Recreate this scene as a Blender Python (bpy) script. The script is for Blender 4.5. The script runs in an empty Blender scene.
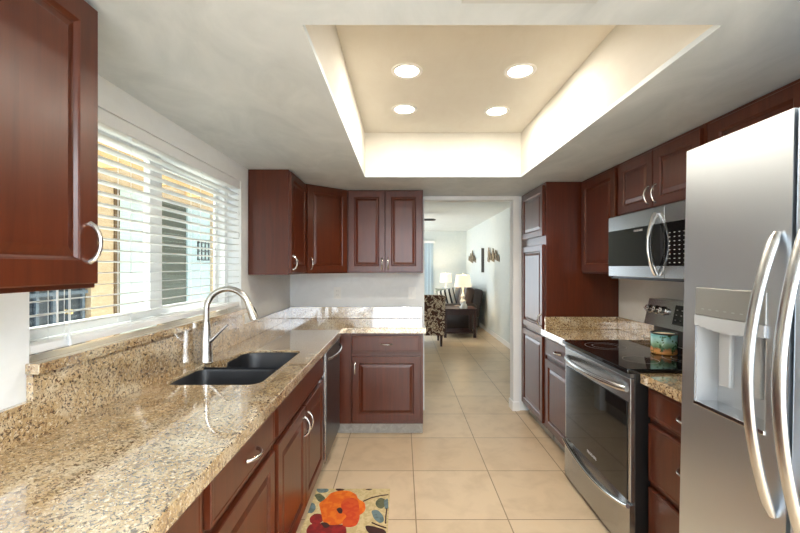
import bpy, bmesh, math, random
from mathutils import Vector, Matrix
from mathutils.geometry import tessellate_polygon
random.seed(7)
PI = math.pi
sc = bpy.context.scene
C = bpy.context.collection

# ---------------------------------------------------------------- camera, sky, exposure
cam_d = bpy.data.cameras.new('camera'); cam = bpy.data.objects.new('camera', cam_d); C.objects.link(cam)
cam.location = (0, 0, 1.4); cam.rotation_euler = (PI/2, 0, 0)
cam_d.sensor_width = 36; cam_d.lens = 18.0
cam_d.shift_x = -2/800; cam_d.shift_y = 0.5/800
cam_d.clip_start = 0.02
sc.camera = cam
w = bpy.data.worlds.new('sky'); sc.world = w; w.use_nodes = True
nt = w.node_tree; bg = nt.nodes['Background']
bg.inputs[0].default_value = (0.86, 0.94, 1.0, 1); bg.inputs[1].default_value = 1.3
sc.view_settings.view_transform = 'Standard'; sc.view_settings.look = 'None'
sc.view_settings.gamma = 1; sc.view_settings.use_curve_mapping = False
sc.view_settings.exposure = 1.18
sc.cycles.use_denoising = True
sc.cycles.max_bounces = 10; sc.cycles.diffuse_bounces = 6; sc.cycles.transparent_max_bounces = 16
sc.cycles.sample_clamp_indirect = 6
sc.cycles.caustics_reflective = False

sun_d = bpy.data.lights.new('sun', 'SUN'); sun_d.energy = 9; sun_d.angle = 0.1; sun_d.color = (1, .96, .88)
sun = bpy.data.objects.new('sun', sun_d); C.objects.link(sun); sun.rotation_euler = (math.radians(14), math.radians(-9), 0)

def fill_light(loc, rot, sx, sy, e, col=(.84, .93, 1)):
    l = bpy.data.lights.new('added_fill', 'AREA'); l.shape = 'RECTANGLE'; l.size = sx; l.size_y = sy; l.energy = e; l.color = col
    o = bpy.data.objects.new('added_fill', l); C.objects.link(o); o.location = loc; o.rotation_euler = rot
fill_light((.3, -2.5, 1.15), (PI/2, 0, 0), 2.1, 2.0, 24, (.8, .9, 1))                      # added fill from behind the camera, set at the rear wall opening
fill_light((.33, -1.2, 2.05), (0, 0, 0), 1.2, 1.2, 62, (.90, .95, 1))              # added overhead fill behind the camera, no fixture there
fill_light((-1.3, 9.5, 1.15), (0, -PI/2, 0), 2.0, 2.4, 38, (.76, .89, 1))                  # added light brightening the living room, at an unseen opening on its left

# ---------------------------------------------------------------- materials
def hexc(r, g, b):
    f = lambda c: (c/255/12.92) if c/255 <= .04045 else ((c/255+.055)/1.055)**2.4
    return (f(r), f(g), f(b), 1)
MATS = {}
def mat(name, col, rough=.5, metal=0, coat=0, spec=.5, emis=None, estr=0, aniso=0):
    m = bpy.data.materials.new(name); m.use_nodes = True
    b = m.node_tree.nodes['Principled BSDF']
    b.inputs['Base Color'].default_value = col; b.inputs['Roughness'].default_value = rough
    b.inputs['Metallic'].default_value = metal; b.inputs['Coat Weight'].default_value = coat
    b.inputs['Coat Roughness'].default_value = .08
    b.inputs['Specular IOR Level'].default_value = spec
    if emis: b.inputs['Emission Color'].default_value = emis; b.inputs['Emission Strength'].default_value = estr
    MATS[name] = m
    return m
def N(m, t, **kw):
    n = m.node_tree.nodes.new(t)
    for k, v in kw.items():
        if k in n.inputs: n.inputs[k].default_value = v
        else: setattr(n, k, v)
    return n
def L(m, a, b): m.node_tree.links.new(a, b)
def coords(m, scale=(1, 1, 1), loc=(0, 0, 0), rot=(0, 0, 0), kind='Object'):
    tc = N(m, 'ShaderNodeTexCoord'); mp = N(m, 'ShaderNodeMapping')
    mp.inputs['Scale'].default_value = scale; mp.inputs['Location'].default_value = loc; mp.inputs['Rotation'].default_value = rot
    L(m, tc.outputs[kind], mp.inputs[0]); return mp.outputs[0]
def ramp(m, fac, stops, interp='LINEAR'):
    r = N(m, 'ShaderNodeValToRGB'); r.color_ramp.interpolation = interp
    e = r.color_ramp.elements
    while len(e) < len(stops): e.new(.5)
    for i, (p, c) in enumerate(stops): e[i].position = p; e[i].color = c
    L(m, fac, r.inputs[0]); return r.outputs[0]
def mix(m, fac, a, b, mode='MIX'):
    n = N(m, 'ShaderNodeMix', data_type='RGBA', blend_type=mode)
    for s, v in ((n.inputs[0], fac), (n.inputs[6], a), (n.inputs[7], b)):
        if hasattr(v, 'links'): L(m, v, s)
        else: s.default_value = v
    return n.outputs[2]
def P(m): return m.node_tree.nodes['Principled BSDF']
def noise(m, vec, scale, detail=4, rough=.5, dist=0):
    n = N(m, 'ShaderNodeTexNoise'); n.inputs['Scale'].default_value = scale; n.inputs['Detail'].default_value = detail
    n.inputs['Roughness'].default_value = rough; n.inputs['Distortion'].default_value = dist
    L(m, vec, n.inputs['Vector']); return n.outputs[0]
def bump(m, h, strength, dist=.01):
    b = N(m, 'ShaderNodeBump'); b.inputs['Strength'].default_value = strength; b.inputs['Distance'].default_value = dist
    L(m, h, b.inputs['Height']); L(m, b.outputs[0], P(m).inputs['Normal'])

def wood(name, c1, c2, rough=.3, coat=.25):
    m = mat(name, c1, rough, coat=coat, spec=.4); m.node_tree.nodes['Principled BSDF'].inputs['Coat Roughness'].default_value = .26
    v = coords(m, (14, 14, .9)); n = noise(m, v, 2.2, 6, .6, .8)
    v2 = coords(m, (60, 60, 3)); n2 = noise(m, v2, 2, 3, .6)
    mx = mix(m, n2, c1, c2); r = ramp(m, n, [(.3, c1), (.72, c2)])
    L(m, mix(m, .35, r, mx), P(m).inputs['Base Color'])
    return m
cherry = wood('cherry_wood', hexc(66, 26, 11), hexc(96, 43, 21))
dark_wood = wood('dark_wood', hexc(44, 20, 14), hexc(66, 32, 24))
beam_wood = wood('patio_beam_wood', hexc(184, 146, 100), hexc(212, 180, 132), .8, 0)

granite = mat('granite', hexc(200, 168, 120), .10, spec=.8, coat=1.0); P0 = granite.node_tree.nodes['Principled BSDF']; P0.inputs['IOR'].default_value = 1.8; P0.inputs['Coat IOR'].default_value = 1.95; P0.inputs['Coat Roughness'].default_value = .03
v = coords(granite, (1, 1, 1))
n1 = noise(granite, v, 7, 4, .6, .3)
base = ramp(granite, n1, [(.3, hexc(158, 128, 88)), (.5, hexc(194, 168, 126)), (.7, hexc(220, 206, 178))])
n2 = noise(granite, v, 105, 3, .65, .6)
c = mix(granite, ramp(granite, n2, [(.54, (0, 0, 0, 1)), (.63, (1, 1, 1, 1))]), base, hexc(232, 216, 186))
n3 = noise(granite, coords(granite, (1, 1, 1), (3, 7, 1)), 85, 3, .65, 1.0)
c = mix(granite, ramp(granite, n3, [(.54, (0, 0, 0, 1)), (.60, (1, 1, 1, 1))]), c, hexc(122, 86, 56))
n4 = noise(granite, coords(granite, (1, 1, 1), (13, 2, 5)), 120, 3, .7, 1.0)
c = mix(granite, ramp(granite, n4, [(.57, (0, 0, 0, 1)), (.61, (1, 1, 1, 1))]), c, hexc(66, 56, 52))
L(granite, c, P(granite).inputs['Base Color'])

tile = mat('floor_tile', hexc(222, 192, 152), .28, spec=.5)
v = coords(tile, (1, 1, 1), (-.077+5.11, -2.748+5.31, 0))
bt = N(tile, 'ShaderNodeTexBrick', offset=0.0, squash=1.0); L(tile, v, bt.inputs['Vector'])
bt.inputs['Scale'].default_value = 1; bt.inputs['Brick Width'].default_value = .511; bt.inputs['Row Height'].default_value = .531
bt.inputs['Mortar Size'].default_value = .0035; bt.inputs['Mortar Smooth'].default_value = .1
bt.inputs['Color1'].default_value = hexc(218, 192, 158); bt.inputs['Color2'].default_value = hexc(226, 202, 170)
bt.inputs['Mortar'].default_value = hexc(158, 130, 100); bt.inputs['Bias'].default_value = 0
n = noise(tile, coords(tile), 5, 6, .6, .4)
c = mix(tile, .8, bt.outputs['Color'], ramp(tile, n, [(.25, (.80, .76, .70, 1)), (.55, (1, 1, 1, 1)), (.8, (1.0, .97, .92, 1))]), 'MULTIPLY')
L(tile, c, P(tile).inputs['Base Color'])
bump(tile, bt.outputs['Fac'], -.25, .003)

def plaster(name, col, col2, bs=.15, sc_=6, rough=.7):
    m = mat(name, col, rough, spec=.3)
    n = noise(m, coords(m, (1, .55, 1)), sc_, 5, .6, 1.2)
    L(m, mix(m, ramp(m, n, [(.3, (0, 0, 0, 1)), (.7, (1, 1, 1, 1))]), col, col2), P(m).inputs['Base Color'])
    bump(m, n, bs, .02)
    return m
wall_m = plaster('wall_paint', hexc(232, 235, 236), hexc(238, 241, 242), .03, 9)
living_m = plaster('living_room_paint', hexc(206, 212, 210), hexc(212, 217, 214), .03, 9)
soffit_m = plaster('skim_coat_plaster', hexc(198, 208, 214), hexc(220, 228, 233), .14, 4, .5)
tray_m = plaster('tray_paint', hexc(218, 214, 204), hexc(222, 219, 210), .02, 9)
white = mat('white_paint', hexc(238, 238, 236), .45)
vinyl = mat('white_vinyl', hexc(240, 242, 243), .35)
slat_m = mat('blind_slat', hexc(232, 236, 238), .4)
plastic = mat('white_plastic', hexc(240, 240, 236), .35)
stain = mat('stainless_steel', (.62, .63, .64, 1), .27, 1)
nickel = mat('satin_nickel', (.70, .68, .65, 1), .25, 1)
chrome = mat('polished_steel', (.78, .78, .78, 1), .12, 1)
fridge_steel = mat('brushed_fridge_steel', (.70, .76, .83, 1), .36, 1)
range_steel = mat('range_steel', (.44, .445, .45, 1), .25, 1)
dark_steel = mat('dark_steel', (.16, .16, .165, 1), .3, 1)
black_glass = mat('black_glass', (.006, .006, .007, 1), .04, spec=.5)
black = mat('black_plastic', (.012, .012, .013, 1), .35)
sink_m = mat('black_composite', (.014, .015, .018, 1), .38)
grey_panel = mat('grey_plastic_panel', hexc(150, 150, 146), .35, .4)
light_panel = mat('pale_grey_plastic', hexc(190, 194, 198), .3, .2)
keys = mat('key_print', hexc(185, 185, 185), .5)
toe_m = plaster('toe_kick_tile', hexc(150, 146, 138), hexc(178, 172, 162), .03, 20)
ring_m = mat('burner_print', hexc(120, 118, 118), .3)
lens_m = mat('lamp_lens', (1, .95, .85, 1), .5, emis=(1, .9, .74, 1), estr=14)
shade_m = mat('lamp_shade_fabric', hexc(240, 225, 195), .8, emis=(1, .84, .62, 1), estr=.35)
crystal = mat('pale_ceramic', hexc(214, 210, 200), .15)
leather = mat('dark_leather', hexc(40, 28, 24), .35)
glass = bpy.data.materials.new('window_glass'); glass.use_nodes = True
gn = glass.node_tree; gn.nodes.clear()
o_ = gn.nodes.new('ShaderNodeOutputMaterial'); ms = gn.nodes.new('ShaderNodeMixShader'); tr = gn.nodes.new('ShaderNodeBsdfTransparent')
gl = gn.nodes.new('ShaderNodeBsdfGlossy'); gl.inputs['Roughness'].default_value = .02; lwn = gn.nodes.new('ShaderNodeLayerWeight'); lwn.inputs[0].default_value = .5
pwn = gn.nodes.new('ShaderNodeMath'); pwn.operation = 'POWER'; pwn.inputs[1].default_value = 5; gn.links.new(lwn.outputs['Facing'], pwn.inputs[0])
fr = gn.nodes.new('ShaderNodeMath'); fr.operation = 'MULTIPLY_ADD'; fr.inputs[1].default_value = .7; fr.inputs[2].default_value = .04; gn.links.new(pwn.outputs[0], fr.inputs[0])
tr.inputs[0].default_value = (.93, .97, .96, 1)
gn.links.new(fr.outputs[0], ms.inputs[0]); gn.links.new(tr.outputs[0], ms.inputs[1]); gn.links.new(gl.outputs[0], ms.inputs[2]); gn.links.new(ms.outputs[0], o_.inputs[0])
stucco = plaster('tan_stucco', hexc(182, 158, 128), hexc(198, 174, 144), .2, 30)
ext_dark = mat('dark_exterior_metal', hexc(38, 46, 58), .5)
ext_grey = mat('grey_green_panel', hexc(74, 80, 74), .7)
ext_brown = mat('brown_trim', hexc(100, 78, 52), .7)
ext_glass = mat('pale_patio_glass', hexc(190, 210, 208), .15)
ext_blue = mat('pale_blue_panel', hexc(176, 198, 208), .5)
concrete = mat('patio_concrete', hexc(236, 236, 234), .9)
brass = mat('brass', (.8, .6, .3, 1), .25, 1)
blind_v = mat('vertical_blind', hexc(176, 194, 206), .6)

floral = mat('floral_upholstery', hexc(70, 44, 34), .9)
v = coords(floral); nn = noise(floral, v, 11, 3, .6, 1.5)
L(floral, ramp(floral, nn, [(.0, hexc(78, 48, 36)), (.45, hexc(104, 68, 50)), (.50, hexc(220, 206, 182)), (.57, hexc(182, 160, 134)), (.62, hexc(110, 74, 56))], 'CONSTANT'), P(floral).inputs['Base Color'])

def cloth(name, c1, c2=None, scale=30):
    m = mat(name, c1, .9)
    if c2:
        n = noise(m, coords(m), scale, 3); L(m, ramp(m, n, [(.45, c1), (.55, c2)]), P(m).inputs['Base Color'])
    return m

# ---------------------------------------------------------------- mesh builder
W = {}
class MB:
    def __init__(s): s.bm = bmesh.new()
    def _merge(s, b2, M=None, smooth=True):
        for f in b2.faces: f.smooth = smooth
        me = bpy.data.meshes.new('t'); b2.to_mesh(me); b2.free()
        if M is not None: me.transform(M)
        s.bm.from_mesh(me); bpy.data.meshes.remove(me)
    def box(s, x0, x1, y0, y1, z0, z1, bev=0, m=0, seg=2, M=None):
        b = bmesh.new()
        vs = [b.verts.new((x, y, z)) for x in sorted((x0, x1)) for y in sorted((y0, y1)) for z in sorted((z0, z1))]
        for f in ((0, 1, 3, 2), (4, 6, 7, 5), (0, 4, 5, 1), (2, 3, 7, 6), (0, 2, 6, 4), (1, 5, 7, 3)):
            b.faces.new([vs[i] for i in f]).material_index = m
        if bev: bmesh.ops.bevel(b, geom=b.edges[:], offset=bev, segments=seg, affect='EDGES', profile=.5)
        for f in b.faces: f.material_index = m
        s._merge(b, M, bev >= .015); return s
    def tube(s, pts, r, n=12, m=0, flat=1.0, up=(0, 0, 1), caps=True):
        b = bmesh.new(); pts = [Vector(p) for p in pts]; k = len(pts)
        rr = r if isinstance(r, (list, tuple)) else [r]*k
        rings = []; upv = Vector(up)
        for i, p in enumerate(pts):
            t = (pts[min(i+1, k-1)]-pts[max(i-1, 0)]).normalized()
            a = t.cross(upv)
            if a.length < 1e-3: a = t.cross(Vector((1, 0, 0)))
            a.normalize(); c_ = a.cross(t).normalized()
            rings.append([b.verts.new(p+(a*math.cos(2*PI*j/n)*flat+c_*math.sin(2*PI*j/n))*rr[i]) for j in range(n)])
        for i in range(k-1):
            for j in range(n):
                b.faces.new((rings[i][j], rings[i][(j+1) % n], rings[i+1][(j+1) % n], rings[i+1][j])).material_index = m
        if caps:
            b.faces.new(rings[0]).material_index = m; b.faces.new(rings[-1]).material_index = m
        bmesh.ops.recalc_face_normals(b, faces=b.faces[:])
        s._merge(b); return s
    def lathe(s, prof, c, n=24, m=0, M=None):
        b = bmesh.new(); rings = []
        for r, z in prof:
            rings.append([b.verts.new((c[0]+r*math.cos(2*PI*j/n), c[1]+r*math.sin(2*PI*j/n), c[2]+z)) for j in range(n)] if r > 1e-5 else [b.verts.new((c[0], c[1], c[2]+z))])
        for a, d in zip(rings[:-1], rings[1:]):
            for j in range(n):
                k = (j+1) % n
                if len(a) == 1 and len(d) == 1: continue
                if len(a) == 1: f = b.faces.new((a[0], d[j], d[k]))
                elif len(d) == 1: f = b.faces.new((a[j], a[k], d[0]))
                else: f = b.faces.new((a[j], a[k], d[k], d[j]))
                f.material_index = m
        bmesh.ops.recalc_face_normals(b, faces=b.faces[:])
        s._merge(b, M); return s
    def prism(s, outer, z0, z1, holes=(), m=0, bev=0, M=None):
        """polygon in XY (with holes) extruded z0..z1"""
        b = bmesh.new(); loops = [list(outer)]+[list(h) for h in holes]
        flat = [p for l in loops for p in l]
        tris = tessellate_polygon([[Vector((p[0], p[1], 0)) for p in l] for l in loops])
        lo = [b.verts.new((p[0], p[1], z0)) for p in flat]; hi = [b.verts.new((p[0], p[1], z1)) for p in flat]
        for t in tris:
            try: b.faces.new([hi[i] for i in t]); b.faces.new([lo[i] for i in reversed(t)])
            except ValueError: pass
        k = 0
        for l in loops:
            nl = len(l)
            for i in range(nl):
                j = (i+1) % nl
                b.faces.new((lo[k+i], lo[k+j], hi[k+j], hi[k+i]))
            k += nl
        bmesh.ops.recalc_face_normals(b, faces=b.faces[:])
        if bev:
            es = [e for e in b.edges if len(e.link_faces) == 2 and e.calc_face_angle(0) > .8 and abs(e.verts[0].co.z-z1) < 1e-5 and abs(e.verts[1].co.z-z1) < 1e-5]
            bmesh.ops.bevel(b, geom=es, offset=bev, segments=2, affect='EDGES', profile=.5)
        for f in b.faces: f.material_index = m
        s._merge(b, M, False); return s
    def panel_door(s, w, h, t, sw, M=None, flat=False):
        """raised panel door, x 0..w, z 0..h, back y=0, front y=-t"""
        b = bmesh.new()
        st = [(0, 0), (0, t-.003), (.003, t)]
        if not flat: st += [(sw, t), (sw+.004, t-.003), (sw+.009, t-.010), (sw+.014, t-.010), (sw+.034, t-.003)]
        else: st += [(.012, t), (.016, t-.0015)]
        R = [[b.verts.new(p) for p in ((i, -d, i), (w-i, -d, i), (w-i, -d, h-i), (i, -d, h-i))] for i, d in st]
        for a, c_ in zip(R[:-1], R[1:]):
            for j in range(4): b.faces.new((a[j], a[(j+1) % 4], c_[(j+1) % 4], c_[j]))
        b.faces.new(R[-1]); b.faces.new(R[0][::-1])
        bmesh.ops.recalc_face_normals(b, faces=b.faces[:])
        s._merge(b, M, False); return s
    def pull(s, cx, cz, y, ln=.098, horiz=True, pr=.028):
        pts = []; rs = []
        for i in range(15):
            u = i/14; a = (u-.5)*ln; d = pr*math.sin(PI*u)**.55
            pts.append((cx+a, y-d, cz) if horiz else (cx, y-d, cz+a)); rs.append(.0075 if i in (0, 14) else .0052+.0012*abs(u-.5)*2)
        s.tube(pts, rs, 10, flat=1.0, up=(0, 0, 1) if horiz else (1, 0, 0)); return s
    def build(s, name, mats, parent=None, world=False, smooth=35, loc=None):
        me = bpy.data.meshes.new(name); s.bm.to_mesh(me); s.bm.free()
        o = bpy.data.objects.new(name, me); C.objects.link(o)
        for m in (mats if isinstance(mats, (list, tuple)) else [mats]): me.materials.append(m)
        fl = [not p.use_smooth for p in me.polygons]
        me.set_sharp_from_angle(angle=math.radians(smooth))
        me.polygons.foreach_set('use_smooth', [not q for q in fl])
        if parent is not None:
            if world: me.transform(W[parent.name].inverted())
            o.parent = parent; W[o.name] = W[parent.name].copy()
        else:
            if loc is not None: me.transform(Matrix.Translation(-Vector(loc))); o.location = loc
            W[o.name] = Matrix.Translation(o.location)
        return o
def thing(name, label, cat, loc=(0, 0, 0), rz=0, group=None):
    o = bpy.data.objects.new(name, None); C.objects.link(o); o.empty_display_size = .05
    o.location = loc; o.rotation_euler = (0, 0, rz); o['label'] = label; o['category'] = cat
    if group: o['group'] = group
    W[o.name] = Matrix.Translation(loc) @ Matrix.Rotation(rz, 4, 'Z')
    return o
def tag(o, label, cat, group=None, kind=None):
    o['label'] = label; o['category'] = cat
    if group: o['group'] = group
    if kind: o['kind'] = kind
    return o
def struct(o): o['kind'] = 'structure'; return o
def duptree(o, parent=None):
    c_ = o.copy(); C.objects.link(c_)
    if parent is not None: c_.parent = parent
    for ch in list(o.children): duptree(ch, c_)
    return c_
def text(s, size, mat_, parent, loc, rot, name='lettering', ext=.0004):
    cu = bpy.data.curves.new(name, 'FONT'); cu.body = s; cu.size = size; cu.extrude = ext; cu.align_x = 'CENTER'; cu.align_y = 'CENTER'
    cu.materials.append(mat_)
    tmp = bpy.data.objects.new('tmp_text', cu); C.objects.link(tmp)
    me = bpy.data.meshes.new_from_object(tmp.evaluated_get(bpy.context.evaluated_depsgraph_get())); bpy.data.objects.remove(tmp)
    o = bpy.data.objects.new(name, me); C.objects.link(o); o.parent = parent
    Mw = Matrix.Translation(loc) @ rot.to_matrix().to_4x4()
    o.matrix_local = W[parent.name].inverted() @ Mw
    return o

# ================================================================ SETTING
XL, XR, YB = -1.09, 1.751, 3.906
ZS, ZT = 2.09, 2.43
f = MB(); f.box(-1.3, 2.0, -2.6, 3.9, -.05, 0).box(-1.4, 2.0, 3.9, 11.7, -.05, 0); struct(f.build('floor', tile))

wl = MB()                                   # left wall with the window opening
WY0, WY1, WZ0, WZ1 = 1.17, 2.71, 1.088, 1.98
wl.box(XL-.17, XL, -2.6, WY0, 0, ZS+.1).box(XL-.17, XL, WY1, YB+.12, 0, ZS+.1)
wl.box(XL-.17, XL, WY0, WY1, 0, WZ0).box(XL-.17, XL, WY0, WY1, WZ1, ZS+.1)
struct(wl.build('wall_left', wall_m))
wr = MB(); wr.box(XR, XR+.15, -2.6, YB, 0, 2.5); struct(wr.build('wall_right', wall_m))
wb = MB(); OX0, OX1, OZ = .218, 1.085, 2.05
wb.box(XL-.1, OX0, YB, YB+.11, 0, 2.43).box(OX1, XR+.1, YB, YB+.11, 0, 2.43).box(OX0, OX1, YB, YB+.11, OZ, 2.43)
struct(wb.build('wall_back', wall_m))
tr_ = MB(); tr_.box(OX1-.001, 1.142, YB-.012, YB, 0, 2.0895, .001).box(OX0, OX1-.0012, YB-.012, YB, OZ+.002, 2.0895, .001)
struct(tr_.build('trim_1', white))
bb = MB(); bb.box(OX1-.014, 1.142, YB-.026, YB-.0121, 0, .09, .003).box(OX1-.014, OX1-.0011, YB-.012, YB+.11, 0, .09, .003); struct(bb.build('baseboard_back', white))
rw = MB(); rw.box(XL-.1, -.8, -2.6, -2.45, 0, 2.5).box(1.4, XR+.1, -2.6, -2.45, 0, 2.5).box(-.8, 1.4, -2.6, -2.45, 2.2, 2.5)
struct(rw.build('wall_rear', wall_m))

TX0, TX1, TY0, TY1 = -.284, .914, 1.14, 3.07
ce = MB(); ce.prism([(XL-.1, -2.6), (XR+.1, -2.6), (XR+.1, YB), (XL-.1, YB)], ZS, ZS+.02, holes=[[(TX0, TY0), (TX1, TY0), (TX1, TY1), (TX0, TY1)]])
struct(ce.build('ceiling', soffit_m))
tc_ = MB(); tt = .02
tc_.box(TX0-tt, TX0, TY0-tt, TY1+tt, ZS+.0205, ZT).box(TX1, TX1+tt, TY0-tt, TY1+tt, ZS+.0205, ZT)
tc_.box(TX0, TX1, TY0-tt, TY0, ZS+.0205, ZT).box(TX0, TX1, TY1, TY1+tt, ZS+.0205, ZT).box(TX0-tt, TX1+tt, TY0-tt, TY1+tt, ZT, ZT+.03)
struct(tc_.build('ceiling_tray', tray_m))

# living room beyond the opening
LXR, LY = 1.85, 11.5
lw = MB(); lw.box(LXR, LXR+.12, YB+.11, LY+.12, 0, 2.45); struct(lw.build('wall_living_right', living_m))
lf = MB(); DX0, DX1, DZ = -1.1, .90, 2.08
lf.box(-1.38, DX0, LY, LY+.12, 0, 2.45).box(DX1, LXR, LY, LY+.12, 0, 2.45).box(DX0, DX1, LY, LY+.12, DZ, 2.45)
struct(lf.build('wall_living_far', living_m))
ll = MB(); ll.box(-1.38, -1.26, YB+.12, 8.2, 0, 2.43).box(-1.38, -1.26, 10.8, LY, 0, 2.43).box(-1.38, -1.26, 8.2, 10.8, 2.2, 2.43); struct(ll.build('wall_living_left', living_m))
lc = MB(); lc.box(-1.38, LXR+.12, YB+.11, LY+.12, ZT, ZT+.05); struct(lc.build('ceiling_living', plaster('living_ceiling_paint', hexc(205, 209, 208), hexc(212, 216, 214), .02)))
b2 = MB(); b2.box(LXR-.014, LXR, YB+.11, LY, 0, .09, .003).box(DX1+.04, LXR-.014, LY-.014, LY, 0, .09, .003); struct(b2.build('baseboard_right', white))

# patio door with vertical blinds, on the far wall
dr = MB(); dr.box(DX0, DX1, LY+.02, LY+.08, 0, .05).box(DX0, DX1, LY+.02, LY+.08, DZ-.05, DZ).box(DX0, DX0+.05, LY+.02, LY+.08, 0, DZ).box(DX1-.05, DX1, LY+.02, LY+.08, 0, DZ).box(-.38, -.30, LY+.02, LY+.08, 0, DZ)
d_o = struct(dr.build('door_1', vinyl)); 
g_ = MB(); g_.box(DX0+.05, DX1-.05, LY+.045, LY+.051, .05, DZ-.05); g_.build('pane', glass, d_o)
vb = thing('vertical_blind', 'pale blue vertical blind covering the far glass door', 'blind', (.2, LY-.05, 0))
m_ = MB(); m_.box(DX0, DX1+.03, LY-.09, LY-.002, DZ, DZ+.07, .004); m_.build('head_rail', white, vb, True)
m_ = MB()
for i in range(23):
    x = DX0+.04+i*.087
    m_.box(-.045, .045, -.001, .001, .04, DZ, M=Matrix.Translation((x, LY-.045, 0)) @ Matrix.Rotation(.35, 4, 'Z'))
m_.build('vanes', blind_v, vb, True)

# kitchen window
wf = MB(); GX = XL-.12
z0, z1 = 1.121, WZ1
wf.box(GX-.03, GX+.03, WY0, WY1, z0, z0+.045, .003).box(GX-.03, GX+.03, WY0, WY1, z1-.04, z1, .003)
wf.box(GX-.03, GX+.03, WY0, WY0+.05, z0+.045, z1-.04, .001).box(GX-.03, GX+.03, WY1-.05, WY1, z0+.045, z1-.04, .001)
win = struct(wf.build('window_1', vinyl))
YM = 1.98
s_ = MB(); s_.box(GX-.012, GX+.02, YM-.09, YM-.01, z0+.045, z1-.04, .003).box(GX-.012, GX+.02, WY0+.05, WY0+.09, z0+.045, z1-.04, .003)
s_.box(GX-.012, GX+.02, WY0+.09, YM-.09, z0+.045, z0+.08, .001).box(GX-.012, GX+.02, WY0+.09, YM-.09, z1-.075, z1-.04, .001); s_.build('window_sash', vinyl, win)
s_ = MB(); s_.box(GX-.028, GX-.013, YM-.01, YM+.06, z0+.045, z1-.04, .003).box(GX-.028, GX-.013, WY1-.09, WY1-.05, z0+.045, z1-.04, .003)
s_.box(GX-.028, GX-.013, YM+.06, WY1-.09, z0+.045, z0+.08, .001).box(GX-.028, GX-.013, YM+.06, WY1-.09, z1-.075, z1-.04, .001); s_.build('window_sash', vinyl, win)
s_ = MB(); s_.box(GX, GX+.004, WY0+.09, YM-.09, z0+.08, z1-.075); s_.build('pane', glass, win)
s_ = MB(); s_.box(GX-.022, GX-.018, YM+.06, WY1-.09, z0+.08, z1-.075); s_.build('pane', glass, win)

# ---------------------------------------------------------------- outside the kitchen window
pf = MB(); pf.box(-3.6, -1.4, -.5, 12, -.06, -.01); struct(pf.build('ground_patio', concrete))
PX = -3.0
pw = MB(); pw.box(PX-.5, PX, 3.86, 4.16, 0, 2.28).box(PX-.5, PX, -.4, 2.78, 0, 2.6).box(PX-.5, PX, 4.95, 5.0, 0, 2.28).box(PX-.5, PX, 6.32, 12, 0, 2.6).box(PX-.5, PX, 2.78, 6.32, 2.28, 2.6)
struct(pw.build('wall_patio', stucco))
dd = MB(); dd.box(PX-.10, PX-.04, 2.79, 3.84, 0, 2.27)
door2 = struct(dd.build('door_2', ext_dark))
m_ = MB()
for i in range(7): m_.box(PX-.04, PX-.02, 2.82+i*.16, 2.85+i*.16, .05, 2.2)
for z in (.05, .55, .85, 1.15, 1.45, 1.75, 2.17): m_.box(PX-.0199, PX-.005, 2.80, 3.83, z, z+.03)
m_.build('security_bars', mat('bar_metal', hexc(84, 96, 110), .5), door2)
m_ = MB(); m_.lathe([(0, .05), (.024, .045), (.03, .03), (.02, .012), (.026, 0)], (0, 0, 0), 16, M=Matrix.Translation((PX-.0049, 3.58, 1.0)) @ Matrix.Rotation(PI/2, 4, 'Y')); m_.build('door_knob', brass, door2)
w2 = MB(); w2.box(PX-.08, PX-.03, 4.165, 4.945, 0, 2.27)
win2 = struct(w2.build('window_2', ext_glass)); m_ = MB(); m_.box(PX-.03, PX+.01, 4.165, 4.24, 0, 2.27); m_.build('window_frame', ext_brown, win2)
w3 = MB(); w3.box(PX-.10, PX-.05, 5.005, 5.65, 0, 2.27); struct(w3.build('wall_patio_panel', ext_grey))
w4 = MB(); w4.box(PX-.08, PX-.03, 5.655, 6.315, 0, 2.27); win3 = struct(w4.build('window_3', ext_blue))
m_ = MB()
for i in range(4): m_.box(PX-.03, PX-.015, 5.92+i*.11, 5.935+i*.11, 1.5, 1.78)
for i in range(3): m_.box(PX-.03, PX-.015, 5.92, 6.265, 1.5+i*.13, 1.515+i*.13)
m_.build('window_grille', ext_dark, win3)
for i in range(10):
    y = .6+i*.82
    m_ = MB(); m_.box(PX-.3, XL-.25, y, y+.09, 2.36, 2.55, .004)
    o = m_.build('patio_beam', beam_wood, loc=((PX+XL)/2, y+.045, 2.36))
    tag(o, 'tan wooden roof beam above the patio outside the window', 'beam', 'patio roof beams')
m_ = MB(); m_.box(-2.2, -2.05, -.4, 8.8, 2.2, 2.355, .004); tag(m_.build('patio_girder', beam_wood, loc=(-2.1, 4, 2.2)), 'long tan wooden girder carrying the patio roof beams', 'beam')

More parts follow.
